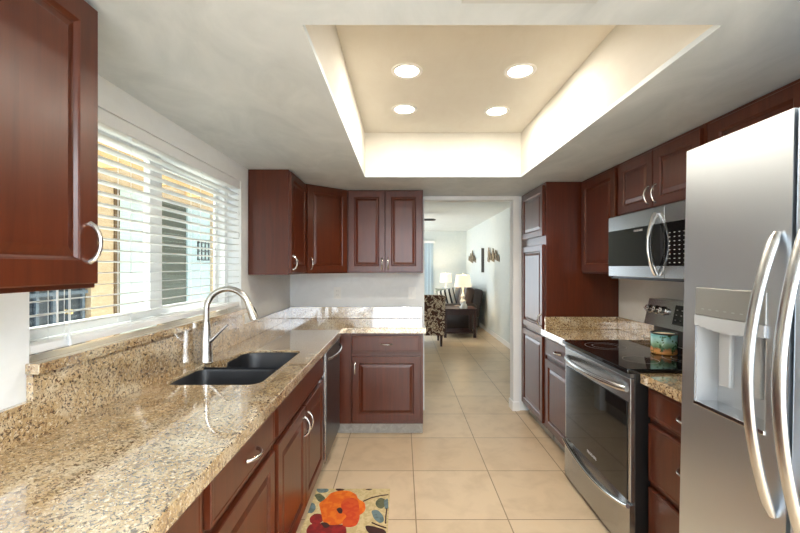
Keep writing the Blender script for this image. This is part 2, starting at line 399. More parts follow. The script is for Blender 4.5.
# ================================================================ CABINETS
FACE = {'E': PI/2, 'W': -PI/2, 'S': 0}
def front(parent, kind, x0, x1, z0, z1, handle=None, sw=.055, drawer_name=None):
    T = Matrix.Translation((x0, 0, z0))
    m_ = MB(); m_.panel_door(x1-x0, z1-z0, .02, sw, T, flat=(kind != 'door'))
    p = m_.build('drawer' if kind == 'drawer' else ('door' if kind == 'door' else 'false_front'), cherry, parent)
    if handle:
        hx, hz, hor = handle
        h = MB(); h.pull(hx, hz, -.02, horiz=hor); h.build('handle', nickel, p)
    return p
def cabinet(name, label, cat, facing, loc, wd, dp, z0, z1, fronts, toe=False, hollow=False, group=None, sides=True):
    t = thing(name, label, cat, loc, FACE[facing] if isinstance(facing, str) else facing, group)
    b = MB()
    zb = z0+(.10 if toe else 0)
    if hollow:
        b.box(0, .018, 0, dp, zb, z1).box(wd-.018, wd, 0, dp, zb, z1).box(.018, wd-.018, 0, dp, zb, zb+.018).box(.018, wd-.018, dp-.01, dp, zb+.018, z1)
        b.box(.018, wd-.018, 0, .019, z1-.05, z1).box(.018, wd-.018, 0, .019, .67, .70).box(wd/2-.03, wd/2+.03, 0, .019, zb+.018, .67)
    else: b.box(0, wd, 0, dp, zb, z1, .0015)
    b.build('body', cherry, t)
    if toe:
        k = MB(); k.box(0, wd, .055, dp-.02, 0.001, .0995); k.build('toe_kick', toe_m, t)
    for fr_ in fronts: front(t, *fr_)
    return t
ZC = .853     # cabinet top under the granite
XF = -.528    # face of left base run
# left run (facing east): local x runs to +Y
cabinet('base_cabinet', 'cherry base cabinet nearest the camera under the left granite counter', 'cabinet', 'E', (XF, .42, 0), .615, .555, 0, ZC,
        [('drawer', .02, .598, .70, .838, (.31, .765, True)), ('door', .02, .598, .125, .668, (.55, .58, False))], toe=True)
cabinet('base_cabinet', 'cherry base cabinet with one drawer over one door, next to the sink cabinet', 'cabinet', 'E', (XF, 1.04, 0), .58, .555, 0, ZC,
        [('drawer', .025, .56, .70, .838, (.315, .765, True)), ('door', .025, .56, .125, .668)], toe=True)
cabinet('sink_cabinet', 'wide cherry cabinet under the black sink with two doors and a false front', 'cabinet', 'E', (XF, 1.625, 0), .985, .555, 0, ZC,
        [('false', .02, .965, .70, .838), ('door', .02, .488, .125, .668, (.455, .57, False)), ('door', .496, .965, .125, .668, (.53, .57, False))], toe=True, hollow=True)
cabinet('corner_base_cabinet', 'plain cherry corner filler cabinet between dishwasher and end cabinet', 'cabinet', 'S', (XL+.03, 3.318, 0), .638, .565, 0, ZC, [], toe=True)
cabinet('base_cabinet', 'cherry end cabinet with drawer and door facing the camera, beside the doorway', 'cabinet', 'S', (-.42, 3.318, 0), .595, .565, 0, ZC,
        [('drawer', .01, .572, .697, .832, (.29, .765, True)), ('door', .01, .572, .128, .66, (.032, .565, False))], toe=True)

# dishwasher
dw = thing('dishwasher', 'dark stainless dishwasher with bowed handle between sink cabinet and corner', 'dishwasher', (XF, 2.615, 0), PI/2)
m_ = MB(); m_.box(.005, .612, .0, .55, .10, ZC-.002).box(.005, .612, .05, .5, .0, .10); m_.build('body', black, dw)
m_ = MB(); m_.box(.006, .611, -.026, -.001, .11, .845, .003); m_.build('door', [stain], dw)
m_ = MB(); m_.box(.03, .59, -.028, -.0262, .12, .83); m_.build('front_panel', dark_steel, dw)
m_ = MB(); pts = [(.05+.51*i/16, -.03-.045*math.sin(PI*i/16)**.6, .785) for i in range(17)]; m_.tube(pts, .011, 12, flat=.8); m_.build('handle', stain, dw)
m_ = MB(); m_.box(.612, .70, -.001, .02, .10, ZC-.002, .001); o = m_.build('filler_strip', cherry, dw)

# worktop, L shaped, with the sink cut-out
def rounded(pts, r=.03, n=5):
    out = []; k = len(pts)
    for i in range(k):
        p = Vector(pts[i]); a = Vector(pts[i-1]); b = Vector(pts[(i+1) % k])
        rr = r[i] if isinstance(r, (list, tuple)) else r
        if rr <= 0: out.append(tuple(p)); continue
        u = (a-p).normalized(); v_ = (b-p).normalized()
        A = p+u*rr; B = p+v_*rr
        for j in range(n+1):
            t = j/n; q = A*(1-t)**2+p*2*t*(1-t)+B*t*t; out.append(tuple(q))
    return out
sink_out = rounded([(-1.018, 1.70), (-.612, 1.70), (-.60, 2.395), (-.93, 2.395), (-.957, 2.14), (-1.018, 2.06)], [.06, .06, .06, .10, .04, .04], 6)
ct = thing('granite_countertop', 'tan speckled granite L-shaped countertop around the black sink', 'countertop', (-.8, 1.5, .855))
m_ = MB()
m_.prism([(XL+.002, -.4), (-.485, -.4), (-.485, 3.29), (.197, 3.29), (.197, YB-.002), (XL+.002, YB-.002)], .855, .90, holes=[sink_out], bev=.004)
m_.build('worktop', granite, ct, True)
m_ = MB(); m_.box(XL+.001, XL+.021, -.4, 1.158, .9005, 1.012, .002); m_.build('backsplash', granite, ct, True)
m_ = MB(); m_.box(XL+.001, XL+.021, 1.1585, 2.72, .9005, 1.087, .001); m_.build('backsplash', granite, ct, True)
m_ = MB(); m_.box(XL+.001, XL+.021, 2.7205, YB-.024, .9005, 1.012, .002); m_.build('backsplash', granite, ct, True)
m_ = MB(); m_.box(XL+.001, .197, YB-.023, YB-.001, .9005, 1.012, .002); m_.build('backsplash', granite, ct, True)
m_ = MB(); m_.box(XL-.085, XL-.0001, WY0+.001, WY1-.001, 1.0885, 1.12).box(XL, XL+.042, 1.155, 2.725, 1.0885, 1.12, .003)
tag(m_.build('granite_ledge', granite, loc=(XL, 1.94, 1.0885)), 'narrow granite ledge running below the window blind', 'ledge')

# sink
sk = thing('kitchen_sink', 'black double bowl undermount sink set in the granite', 'sink', (-.8, 2.05, .66))
def bowl(poly, zt, zb, inset):
    b = bmesh.new(); c0 = Vector((sum(p[0] for p in poly)/len(poly), sum(p[1] for p in poly)/len(poly)))
    def ring(k, z): return [b.verts.new((c0.x+(p[0]-c0.x)*k, c0.y+(p[1]-c0.y)*k, z)) for p in poly]
    R = [ring(1.0, zt), ring(1-inset, zt-.01), ring(1-inset*1.5, zb+.03), ring(1-inset*3, zb+.008), ring(.6, zb+.003), ring(.12, zb)]
    O = [ring(1.0, zt-.004), ring(1.0, zb+.03), ring(.9, zb-.012)]
    n = len(poly)
    for S in (R, O):
        for a, c_ in zip(S[:-1], S[1:]):
            for j in range(n): b.faces.new((a[j], a[(j+1) % n], c_[(j+1) % n], c_[j]))
    for j in range(n): b.faces.new((R[0][j], R[0][(j+1) % n], O[0][(j+1) % n], O[0][j]))
    b.faces.new(R[-1]); b.faces.new(O[-1])
    bmesh.ops.recalc_face_normals(b, faces=b.faces[:])
    m_ = MB(); m_._merge(b); return m_
near = rounded([(-1.0165, 1.7015), (-.6145, 1.7015), (-.609, 1.998), (-1.012, 1.998)], .062, 5)
far = rounded([(-1.012, 2.037), (-.606, 2.037), (-.602, 2.392), (-.931, 2.392), (-.959, 2.142), (-1.0125, 2.072)], [.01, .05, .06, .10, .04, .02], 5)
bw = bowl(near, .889, .68, .02).build('bowl', sink_m, sk, True); 
m_ = MB(); m_.lathe([(0, .004), (.02, .004), (.024, .006), (.042, .008), (.045, 0)], (-.80, 1.85, .682), 20); m_.build('drain', stain, bw, True)
bw = bowl(far, .889, .66, .02).build('bowl', sink_m, sk, True)
m_ = MB(); m_.lathe([(0, .004), (.02, .004), (.024, .006), (.042, .008), (.045, 0)], (-.77, 2.25, .662), 20); m_.build('drain', stain, bw, True)
m_ = MB(); m_.box(-1.008, -.612, 1.9985, 2.0365, .80, .878, .008); m_.build('divider', sink_m, sk, True)

# faucet
fx, fy = -1.02, 2.085
fc = thing('kitchen_faucet', 'tall brushed steel gooseneck faucet behind the black sink', 'faucet', (fx, fy, .9005))
m_ = MB(); m_.lathe([(0, 0), (.034, 0), (.035, .004), (.031, .010), (.030, .05), (.027, .12), (.020, .19), (.017, .215), (0, .215)], (fx, fy, .9005), 28); m_.build('body', nickel, fc, True)
R_ = .112; zc = 1.30-.014-R_; pts = [(fx, fy, 1.10), (fx, fy, 1.14)]
for i in range(19):
    a = PI-i*(PI*.90)/18; pts.append((fx+R_+R_*math.cos(a), fy, zc+R_*math.sin(a)))
m_ = MB(); m_.tube(pts, .0152, 16, up=(0, 1, 0)); m_.build('spout', nickel, fc, True)
e = Vector(pts[-1]); d = (Vector(pts[-1])-Vector(pts[-2])).normalized()
m_ = MB(); m_.tube([e-d*.002, e+d*.02, e+d*.06, e+d*.088, e+d*.09], [.0158, .018, .0215, .022, .018], 18, up=(0, 1, 0)); sh = m_.build('spray_head', nickel, fc, True)
m_ = MB(); q = e+d*.045+Vector((.0185, 0, .004)); m_.tube([q-d*.018, q, q+d*.02], [.004, .0055, .004], 10, up=(0, 1, 0)); m_.build('button', black, sh, True)
m_ = MB(); m_.tube([(fx+.018, fy-.002, 1.012), (fx+.045, fy-.004, 1.035), (fx+.085, fy-.006, 1.075), (fx+.115, fy-.008, 1.10)], [.013, .0095, .007, .006], 12, up=(0, 1, 0)); m_.build('lever', nickel, fc, True)

# upper cabinets
ZU = 1.345
ZUT = 2.088
UX = -.80
cabinet('wall_cabinet', 'large cherry wall cabinet at upper left, nearest the camera, beside the window', 'cabinet', 'E', (UX-.02, .50, 0), .568, .265, ZU, ZUT,
        [('door', .012, .555, ZU+.012, ZUT-.014, (.525, 1.462, False), .06)])
cabinet('wall_cabinet', 'narrow cherry wall cabinet just past the window with its plain side showing', 'cabinet', 'E', (UX, 2.82, 0), .475, .285, ZU, ZUT,
        [('door', .012, .455, ZU+.012, ZUT-.014, (.05, 1.43, False), .05)])
# diagonal corner cabinet
cc = thing('corner_wall_cabinet', 'angled cherry corner wall cabinet between the two upper runs', 'cabinet', (-.80, 3.300, 0), math.atan2(.28, .31))
dl = math.hypot(.31, .28)
m_ = MB(); m_.prism([(-.80, 3.300), (-.49, 3.58), (-.49, YB-.002), (XL+.002, YB-.002), (XL+.002, 3.300)], ZU, ZUT); m_.build('body', cherry, cc, True)
front(cc, 'door', .012, dl-.012, ZU+.012, ZUT-.014, (.045, 1.43, False), .05)
cabinet('wall_cabinet', 'double door cherry wall cabinet on the back wall beside the doorway', 'cabinet', 'S', (-.488, 3.58, 0), .676, .324, ZU, ZUT,
        [('door', .012, .335, ZU+.012, ZUT-.014, (.31, 1.43, False), .05), ('door', .341, .664, ZU+.012, ZUT-.014, (.366, 1.43, False), .05)])

# right run (facing west): origin at far end, local x runs toward the camera
RX = 1.168
cabinet('base_cabinet', 'cherry base cabinet with drawer and door between pantry and range', 'cabinet', 'W', (RX, 3.222, 0), .572, .575, 0, ZC,
        [('drawer', .015, .555, .70, .838, (.285, .765, True)), ('door', .015, .555, .125, .668)], toe=True)
cabinet('drawer_cabinet', 'cherry three-drawer base cabinet between range and refrigerator', 'cabinet', 'W', (RX, 1.882, 0), .55, .575, 0, ZC,
        [('drawer', .015, .535, .70, .838, (.275, .775, True)), ('drawer', .015, .535, .405, .672, (.275, .56, True)), ('drawer', .015, .535, .125, .375, (.275, .27, True))], toe=True)
pn = cabinet('pantry_cabinet', 'tall cherry pantry cabinet beside the doorway with four stacked doors and a plain side', 'cabinet', 'W', (1.163, 3.83, 0), .602, .586, 0, ZUT,
        [('door', .02, .565, 1.655, ZUT-.02, None, .05), ('door', .02, .565, .86, 1.585, (.535, .96, False), .05), ('door', .02, .565, .125, .83, None, .05)], toe=True)
pn['label'] = 'tall cherry pantry cabinet beside the doorway with stacked doors and a plain side'
m_ = MB(); m_.box(-.062, -.001, 0, .586, .1, ZUT, .001); m_.build('filler_strip', cherry, pn)
m_ = MB()
WX = 1.45
cabinet('wall_cabinet', 'single door cherry wall cabinet between pantry side and microwave', 'cabinet', 'W', (WX, 3.222, 0), .555, .30, ZU+.005, ZUT,
        [('door', .03, .53, ZU+.02, ZUT-.02, None, .055)])
cabinet('wall_cabinet', 'short double door cherry cabinet above the microwave', 'cabinet', 'W', (WX, 2.663, 0), .76, .30, 1.728, ZUT,
        [('door', .02, .375, 1.742, ZUT-.02, (.345, 1.815, False), .05), ('door', .383, .74, 1.742, ZUT-.02, (.412, 1.815, False), .05)])
cabinet('wall_cabinet', 'short double door cherry cabinet above the refrigerator', 'cabinet', 'W', (WX, 1.90, 0), 1.0, .30, 1.80, ZUT,
        [('door', .04, .49, 1.815, ZUT-.02, None, .05), ('door', .51, .96, 1.815, ZUT-.02, None, .05)])

c1 = thing('granite_countertop', 'granite countertop piece between pantry and range', 'countertop', (1.4, 2.93, .855))
m_ = MB(); m_.prism([(1.12, 2.650), (1.12, 3.226), (XR-.002, 3.226), (XR-.002, 2.650)], .855, .90, bev=.004); m_.build('worktop', granite, c1, True)
m_ = MB(); m_.box(1.15, XR-.022, 3.206, 3.2265, .9005, 1.0, .002); m_.build('backsplash', granite, c1, True)
m_ = MB(); m_.box(XR-.021, XR-.001, 2.65, 3.2265, .9005, 1.0, .002); m_.build('backsplash', granite, c1, True)
c2 = thing('granite_countertop', 'small granite countertop piece between range and refrigerator', 'countertop', (1.4, 1.6, .855))
m_ = MB(); m_.prism([(1.12, 1.330), (1.12, 1.879), (XR-.002, 1.879), (XR-.002, 1.330)], .855, .90, bev=.004); m_.build('worktop', granite, c2, True)
m_ = MB(); m_.box(XR-.021, XR-.001, 1.33, 1.879, .9005, 1.0, .002); m_.build('backsplash', granite, c2, True)

# ================================================================ RANGE
RY0, RY1 = 1.886, 2.644
rg = thing('kitchen_range', 'stainless electric range with black glass cooktop and oven', 'range', (1.4, 2.265, 0))
m_ = MB(); m_.box(1.10, XR-.02, RY0, RY1, .03, .895, .002); m_.build('body', black, rg, True)
for yy in (RY0+.05, RY1-.05):
    for xx in (1.16, 1.66):
        m_ = MB(); m_.lathe([(0, 0), (.018, 0), (.018, .01), (.01, .012), (.01, .03), (0, .03)], (xx, yy, 0), 12); m_.build('foot', black, rg, True)
m_ = MB(); m_.box(1.06, 1.66, RY0-.003, RY1+.003, .8955, .918, .005); ck = m_.build('cooktop', black_glass, rg, True)
def ringmesh(cx, cy, r, wd=.003):
    m2 = MB(); n = 48
    o_ = [(cx+r*math.cos(2*PI*i/n), cy+r*math.sin(2*PI*i/n)) for i in range(n)]
    i_ = [(cx+(r-wd)*math.cos(2*PI*i/n), cy+(r-wd)*math.sin(2*PI*i/n)) for i in range(n)]
    return m2.prism(o_, .9181, .9184, holes=[i_])
for cx, cy, r in ((1.24, 2.44, .115), (1.24, 2.08, .085), (1.49, 2.45, .085), (1.50, 2.10, .115)):
    ringmesh(cx, cy, r).build('burner_ring', ring_m, ck, True)
    if r > .1: ringmesh(cx, cy, .075).build('burner_ring', ring_m, ck, True)
# oven door
m_ = MB(); m_.box(1.078, 1.0995, RY0+.002, RY1-.002, .285, .872, .003); od = m_.build('oven_door', range_steel, rg, True)
m_ = MB(); m_.box(1.074, 1.0778, RY0+.025, RY1-.025, .288, .755, .001); m_.build('oven_glass', black_glass, od, True)
m_ = MB(); m_.box(1.0775, 1.099, RY0+.004, RY1-.004, .8735, .894, .002); m_.build('vent_strip', dark_steel, rg, True)
m_ = MB()
pts = [(1.075-.055*math.sin(PI*i/20)**.55, RY0+.035+(RY1-RY0-.07)*i/20, .815) for i in range(21)]
m_.tube(pts, .0155, 14, flat=.8); m_.build('handle', stain, od, True)
text('FRIGIDAIRE', .022, keys, od, (1.0735, 2.265, .335), Matrix.Rotation(-PI/2, 3, 'Z').to_quaternion() @ Matrix.Rotation(PI/2, 3, 'X').to_quaternion())
# storage drawer with curved pull
m_ = MB()
b = bmesh.new(); n = 24; top = []; 
ys = [RY0+.003+(RY1-RY0-.006)*i/n for i in range(n+1)]
def dz(i): 
    u = i/n; return .272-.062*math.sin(PI*u)**.8
vf = [(b.verts.new((1.075, y, .035)), b.verts.new((1.075, y, dz(i))), b.verts.new((1.0995, y, .035)), b.verts.new((1.0995, y, .274))) for i, y in enumerate(ys)]
for a, c_ in zip(vf[:-1], vf[1:]):
    b.faces.new((a[0], c_[0], c_[1], a[1])); b.faces.new((a[1], c_[1], c_[3], a[3])); b.faces.new((a[2], a[3], c_[3], c_[2])); b.faces.new((a[0], a[2], c_[2], c_[0]))
for e_ in (vf[0], vf[-1]): b.faces.new((e_[0], e_[1], e_[3], e_[2]))
bmesh.ops.recalc_face_normals(b, faces=b.faces[:]); m_._merge(b)
sd = m_.build('storage_drawer', range_steel, rg, True)
m_ = MB(); pts = [(1.066, ys[i], dz(i)-.002) for i in range(n+1)]; m_.tube(pts, .010, 12); m_.build('handle', chrome, sd, True)
# backguard
sl = Matrix.Identity(4)
m_ = MB(); m_.prism([(1.60, 1.03), (1.635, 1.195), (1.735, 1.195), (1.735, 1.03)], -RY1, -RY0, M=Matrix.Rotation(PI/2, 4, 'X'))
bgd = m_.build('backguard', range_steel, rg, True, smooth=20)
m_ = MB(); m_.box(1.665, 1.735, RY0, RY1, .9185, 1.0295, .002); m_.build('backguard_base', black, rg, True)
nrm = Vector((-.165, 0, .035)).normalized(); ang = math.atan2(.035, .165)
def on_guard(y, u): return Vector((1.60+.035*u, y, 1.03+.165*u))
for y in (2.605, 2.54, 2.475, 1.97, 1.93):
    m_ = MB(); Mk = Matrix.Translation(on_guard(y, .6)) @ Matrix.Rotation(-PI/2+ang, 4, 'Y')
    m_.lathe([(.028, 0), (.028, .006), (.024, .009), (.021, .03), (.014, .034), (0, .034)], (0, 0, 0), 20, M=Mk)
    kb = m_.build('knob', chrome, bgd, True)
    m_ = MB(); m_.box(-.003, .003, -.016, .016, .0, .006, .001, M=Mk @ Matrix.Translation((0, 0, .034))); m_.build('pointer', chrome, kb, True)
m_ = MB(); Mk = Matrix.Translation(on_guard(2.19, .52)) @ Matrix.Rotation(-PI/2+ang, 4, 'Y')
m_.box(-.058, .058, -.19, .19, .0002, .0015, .0005, M=Mk); dp_ = m_.build('display_panel', black_glass, bgd, True)
for i in range(9):
    for j in range(3): m_ = MB(); m_.box(-.032+j*.03, -.028+j*.03, -.175+i*.042, -.163+i*.042, .0015, .0017, M=Mk); m_.build('key', keys, dp_, True)

# ================================================================ MICROWAVE
MY0, MY1, MX = 1.905, 2.66, 1.373
mw = thing('microwave_oven', 'stainless over-the-range microwave with black glass door and bowed handle', 'microwave', (1.55, 2.28, 1.33))
m_ = MB(); m_.box(MX+.03, XR-.005, MY0, MY1, 1.332, 1.724, .002); m_.build('body', dark_steel, mw, True)
m_ = MB(); m_.box(MX, MX+.029, MY0+.19, MY1, 1.34, 1.724, .003); md = m_.build('door', range_steel, mw, True)
m_ = MB(); m_.box(MX-.003, MX-.0002, MY0+.192, MY1-.004, 1.405, 1.632, .001); m_.build('door_glass', black_glass, md, True)
m_ = MB(); pts = []
for i in range(21): 
    u = i/20; pts.append((MX-.005-.046*math.sin(PI*u)**.8, MY0+.245-.01*math.sin(PI*u), 1.358+.33*u))
m_.tube(pts, .015, 14, flat=.55, up=(1, 0, 0)); m_.build('handle', chrome, md, True)
text('FRIGIDAIRE', .017, keys, md, (MX-.0036, 2.32, 1.612), Matrix.Rotation(-PI/2, 3, 'Z').to_quaternion() @ Matrix.Rotation(PI/2, 3, 'X').to_quaternion())
m_ = MB(); m_.box(MX, MX+.029, MY0, MY0+.187, 1.34, 1.405, .002); m_.build('bottom_trim', range_steel, mw, True)
m_ = MB(); m_.box(MX, MX+.029, MY0, MY0+.187, 1.632, 1.724, .002); m_.build('top_trim', range_steel, mw, True)
m_ = MB(); m_.box(MX-.002, MX+.029, MY0, MY0+.187, 1.406, 1.631, .001); kp = m_.build('control_panel', black_glass, mw, True)
for i in range(4):
    for j in range(8): m_ = MB(); m_.box(MX-.0025, MX-.0021, MY0+.03+i*.036, MY0+.041+i*.036, 1.420+j*.022, 1.424+j*.022); m_.build('key', keys, kp, True)
m_ = MB(); m_.box(MX+.01, XR-.02, MY0+.02, MY1-.02, 1.326, 1.3315); m_.build('vent_grille', black, mw, True)

# ================================================================ REFRIGERATOR (stands tipped slightly back)
FX, FY0, FY1 = .902, .40, 1.317
fr_root = thing('refrigerator', 'stainless side-by-side refrigerator with ice and water dispenser', 'refrigerator', (1.69, .86, 0))
def F(m_, name, mats, par=fr_root, smooth=35): return m_.build(name, mats, par, True, smooth)
m_ = MB(); m_.box(FX+.075, 1.69, FY0+.004, FY1-.004, .03, 1.74, .004); F(m_, 'body', dark_steel)
m_ = MB(); m_.box(FX+.12, 1.66, FY0+.02, FY1-.02, .0, .03); F(m_, 'base', black)
SY = .952
# freezer door with dispenser recess: built from blocks round the opening
DY0, DY1, DZ0, DZ1 = 1.015, 1.262, .955, 1.322
m_ = MB()
def frame_door(m_, y0, y1, z0, z1, hole=None):
    if hole:
        a, b_, c_, d_ = hole
        b = bmesh.new()
        O = [(y0, z0), (y1, z0), (y1, z1), (y0, z1)]; I = [(a, c_), (b_, c_), (b_, d_), (a, d_)]
        # plan in (y,z): extrude along x via prism
        M = Matrix(((0, 0, 1, 0), (1, 0, 0, 0), (0, 1, 0, 0), (0, 0, 0, 1)))
        m_.prism(O, FX, FX+.07, holes=[I], M=M)
    else: m_.box(FX, FX+.07, y0, y1, z0, z1, .006)
frame_door(m_, SY+.004, FY1, .06, 1.765, (DY0, DY1, DZ0, DZ1)); fd = F(m_, 'freezer_door', fridge_steel)
m_ = MB(); frame_door(m_, FY0, SY-.004, .06, 1.765); rd = F(m_, 'refrigerator_door', fridge_steel)
m_ = MB(); m_.box(FX-.004, FX+.03, DY0+.001, DY1-.001, 1.235, DZ1-.001, .003); dpn = F(m_, 'dispenser_panel', grey_panel, fd)
m_ = MB()
# curved lip below the panel
for i in range(10):
    y0 = DY0+.002+i*.0243; u = (i+.5)/10
    m_.box(FX-.006, FX+.02, y0, y0+.0243, 1.205-.012*math.sin(PI*u), 1.2345)
F(m_, 'dispenser_lip', light_panel, fd)
for i in range(7): m_ = MB(); m_.box(FX-.0045, FX-.0041, DY0+.04+i*.028, DY0+.05+i*.028, 1.255, 1.2565); F(m_, 'key', light_panel, dpn)
m_ = MB(); m_.box(FX+.0705, FX+.074, DY0-.01, DY1+.01, DZ0-.01, DZ1)
m_.box(FX+.002, FX+.07, DY0+.0005, DY0+.006, DZ0+.012, 1.2).box(FX+.002, FX+.07, DY1-.006, DY1-.0005, DZ0+.012, 1.2); rc = F(m_, 'dispenser_recess', light_panel, fd)
m_ = MB(); m_.box(FX-.004, FX+.07, DY0+.0005, DY1-.0005, DZ0+.0005, DZ0+.012, .002); F(m_, 'drip_tray', chrome, fd)
m_ = MB(); m_.box(FX+.03, FX+.045, DY0+.05, DY0+.09, 1.03, 1.2, .004).box(FX+.03, FX+.045, DY0+.15, DY0+.19, 1.03, 1.2, .004); F(m_, 'paddle', light_panel, fd)
def fhandle(y, par, z0=.77, z1=1.47, y2=None):
    m_ = MB(); pts = []; rs = []
    for i in range(29):
        u = i/28; s_ = math.sin(PI*u)**.85
        pts.append((FX-.004-.066*s_, y, z0+(z1-z0)*u)); rs.append(.016 if 0 < i < 28 else .011)
    m_.tube(pts, rs, 16, flat=.6, up=(0, 1, 0))
    F(m_, 'handle', stain, par)
fhandle(SY+.037, fd); fhandle(SY-.045, rd, .75, 1.50)
for yy in (FY0+.06, FY1-.06): m_ = MB(); m_.lathe([(0, 0), (.02, 0), (.02, .03), (0, .03)], (1.0, yy, .0), 12); F(m_, 'foot', black)
fr_root.rotation_euler = (0, math.radians(1.15), 0)

# ================================================================ PAINTED CANISTER on the cooktop
kx, ky, kz = 1.46, 2.23, .9187
pot_m = mat('painted_landscape', hexc(110, 170, 160), .25)
tcn = N(pot_m, 'ShaderNodeTexCoord'); sp = N(pot_m, 'ShaderNodeSeparateXYZ'); L(pot_m, tcn.outputs['Object'], sp.inputs[0])
nn = noise(pot_m, tcn.outputs['Object'], 22, 4, .6, .6)
ma = N(pot_m, 'ShaderNodeMath', operation='MULTIPLY_ADD'); L(pot_m, nn, ma.inputs[0]); ma.inputs[1].default_value = .05; L(pot_m, sp.outputs['Z'], ma.inputs[2])
band = ramp(pot_m, ma.outputs[0], [(0, hexc(214, 140, 80)), (.040, hexc(232, 172, 104)), (.052, hexc(206, 136, 96)), (.062, hexc(96, 130, 92)), (.085, hexc(140, 180, 150)), (.105, hexc(156, 200, 200)), (.13, hexc(120, 186, 188))])
n5 = noise(pot_m, tcn.outputs['Object'], 38, 3, .6)
L(pot_m, mix(pot_m, ramp(pot_m, n5, [(.58, (0, 0, 0, 1)), (.62, (1, 1, 1, 1))]), band, hexc(60, 96, 56)), P(pot_m).inputs['Base Color'])
cn = thing('painted_canister', 'round canister painted with a teal and orange landscape on the cooktop', 'canister', (kx, ky, kz))
m_ = MB(); m_.lathe([(0, 0), (.058, 0), (.063, .004), (.064, .01), (.064, .108), (.062, .112), (.058, .112), (.058, .108), (.0, .104)], (0, 0, 0), 36)
bo = m_.build('pot', pot_m, cn)
m_ = MB(); m_.lathe([(.0635, .109), (.0665, .112), (.0655, .117), (.059, .117), (.0575, .112)], (0, 0, 0), 36); m_.build('rim', black, cn)
m_ = MB(); m_.lathe([(0, .105), (.0565, .105), (.0565, .11), (0, .11)], (0, 0, 0), 36); m_.build('lid', mat('cream_wax', hexc(206, 190, 160), .5), cn)

# ================================================================ BLIND
bl = thing('window_blind', 'white horizontal slat blind hanging in the kitchen window', 'blind', (XL-.04, 1.94, 1.13))
bx = XL-.034
m_ = MB(); m_.box(bx-.028, bx+.03, WY0+.006, WY1-.006, 1.925, 1.978, .003); m_.build('head_rail', vinyl, bl, True)
m_ = MB(); m_.box(bx-.027, bx+.027, WY0+.008, WY1-.008, 1.140, 1.166, .005); m_.build('bottom_rail', vinyl, bl, True)
m_ = MB(); k = 17
for i in range(k):
    z = 1.208+i*.0425
    m_.box(-.025, .025, WY0+.008, WY1-.008, -.0015, .0015, .0008, seg=1, M=Matrix.Translation((bx, 0, z)) @ Matrix.Rotation(math.radians(-3), 4, 'Y'))
m_.build('slats', slat_m, bl, True)
for y in (1.30, 1.62, 2.18, 2.52):
    for dx in (-.026, .0265): m_ = MB(); m_.tube([(bx+dx, y, 1.15), (bx+dx, y, 1.94)], .0011, 6); m_.build('ladder_cord', slat_m, bl, True)
m_ = MB(); 
for y, zb in ((1.31, 1.19), (1.315, 1.17)): m_.tube([(bx+.033, y, zb), (bx+.033, y, 1.93)], .0012, 6)
m_.lathe([(0, 0), (.006, .003), (.004, .03), (0, .032)], (bx+.033, 1.31, 1.16), 8).lathe([(0, 0), (.006, .003), (.004, .03), (0, .032)], (bx+.033, 1.315, 1.14), 8)
m_.build('pull_cord', slat_m, bl, True)
m_ = MB(); m_.tube([(bx+.034, 1.265, 1.22), (bx+.034, 1.265, 1.93)], .003, 8); m_.build('tilt_wand', vinyl, bl, True)
for z in (1.60, 1.74):
    m_ = MB(); m_.lathe([(0, 0), (.006, .002), (.008, .022), (.003, .03), (0, .03)], (bx+.034, 2.665, z), 10).tube([(bx+.034, 2.665, z+.03), (bx+.034, 2.665, 1.93)], .0011, 6); m_.build('tassel', vinyl, bl, True)

# ================================================================ OUTLETS
def wallplate(name, label, cat, loc, rz, kind):
    t = thing(name, label, cat, loc, rz)
    m_ = MB(); m_.box(-.036, .036, -.006, -.0005, -.058, .058, .002); m_.build('cover_plate', plastic, t)
    if kind == 'outlet':
        for z in (-.02, .02):
            m_ = MB(); m_.box(-.016, .016, -.0085, -.006, z-.014, z+.014, .003); s_ = m_.build('socket', plastic, t)
            m_ = MB(); m_.box(-.008, -.006, -.0089, -.0086, z-.004, z+.006).box(.006, .008, -.0089, -.0086, z-.004, z+.006); m_.build('slots', black, s_)
    else:
        m_ = MB(); m_.box(-.006, .006, -.016, -.006, -.012, .012, .002); m_.build('toggle', plastic, t)
wallplate('wall_outlet', 'white double outlet on the back wall above the backsplash', 'outlet', (-.63, YB, 1.146), 0, 'outlet')
wallplate('light_switch', 'white light switch on the back wall near the doorway', 'switch', (.098, YB, 1.146), 0, 'switch')
wallplate('wall_outlet', 'white outlet low on the living room right wall', 'outlet', (LXR, 9.1, .28), PI/2*-1, 'outlet')

# ================================================================ RECESSED LIGHTS
lab = ['lower left', 'lower right', 'upper left', 'upper right']
for (x, y), nm in zip(((.016, 2.61), (.626, 2.64), (.026, 2.10), (.62, 2.10)), lab):
    t = thing('recessed_light', f'round recessed ceiling light, {nm} of the four seen in the ceiling tray', 'ceiling light', (x, y, ZT), 0, 'recessed lights in the ceiling tray')
    m_ = MB(); m_.lathe([(.062, 0), (.062, -.004), (.080, -.006), (.084, -.001), (.084, 0)], (0, 0, 0), 36); m_.build('trim_ring', white, t)
    m_ = MB(); m_.lathe([(0, -.003), (.0615, -.003), (.0615, 0), (0, 0)], (0, 0, 0), 36); m_.build('lens', lens_m, t)
    l = bpy.data.lights.new('lamp', 'AREA'); l.shape = 'DISK'; l.size = .12; l.energy = 2.4; l.color = (1, .92, .80)
    lo = bpy.data.objects.new('lamp', l); C.objects.link(lo); lo.parent = t; lo.location = (0, 0, -.008)
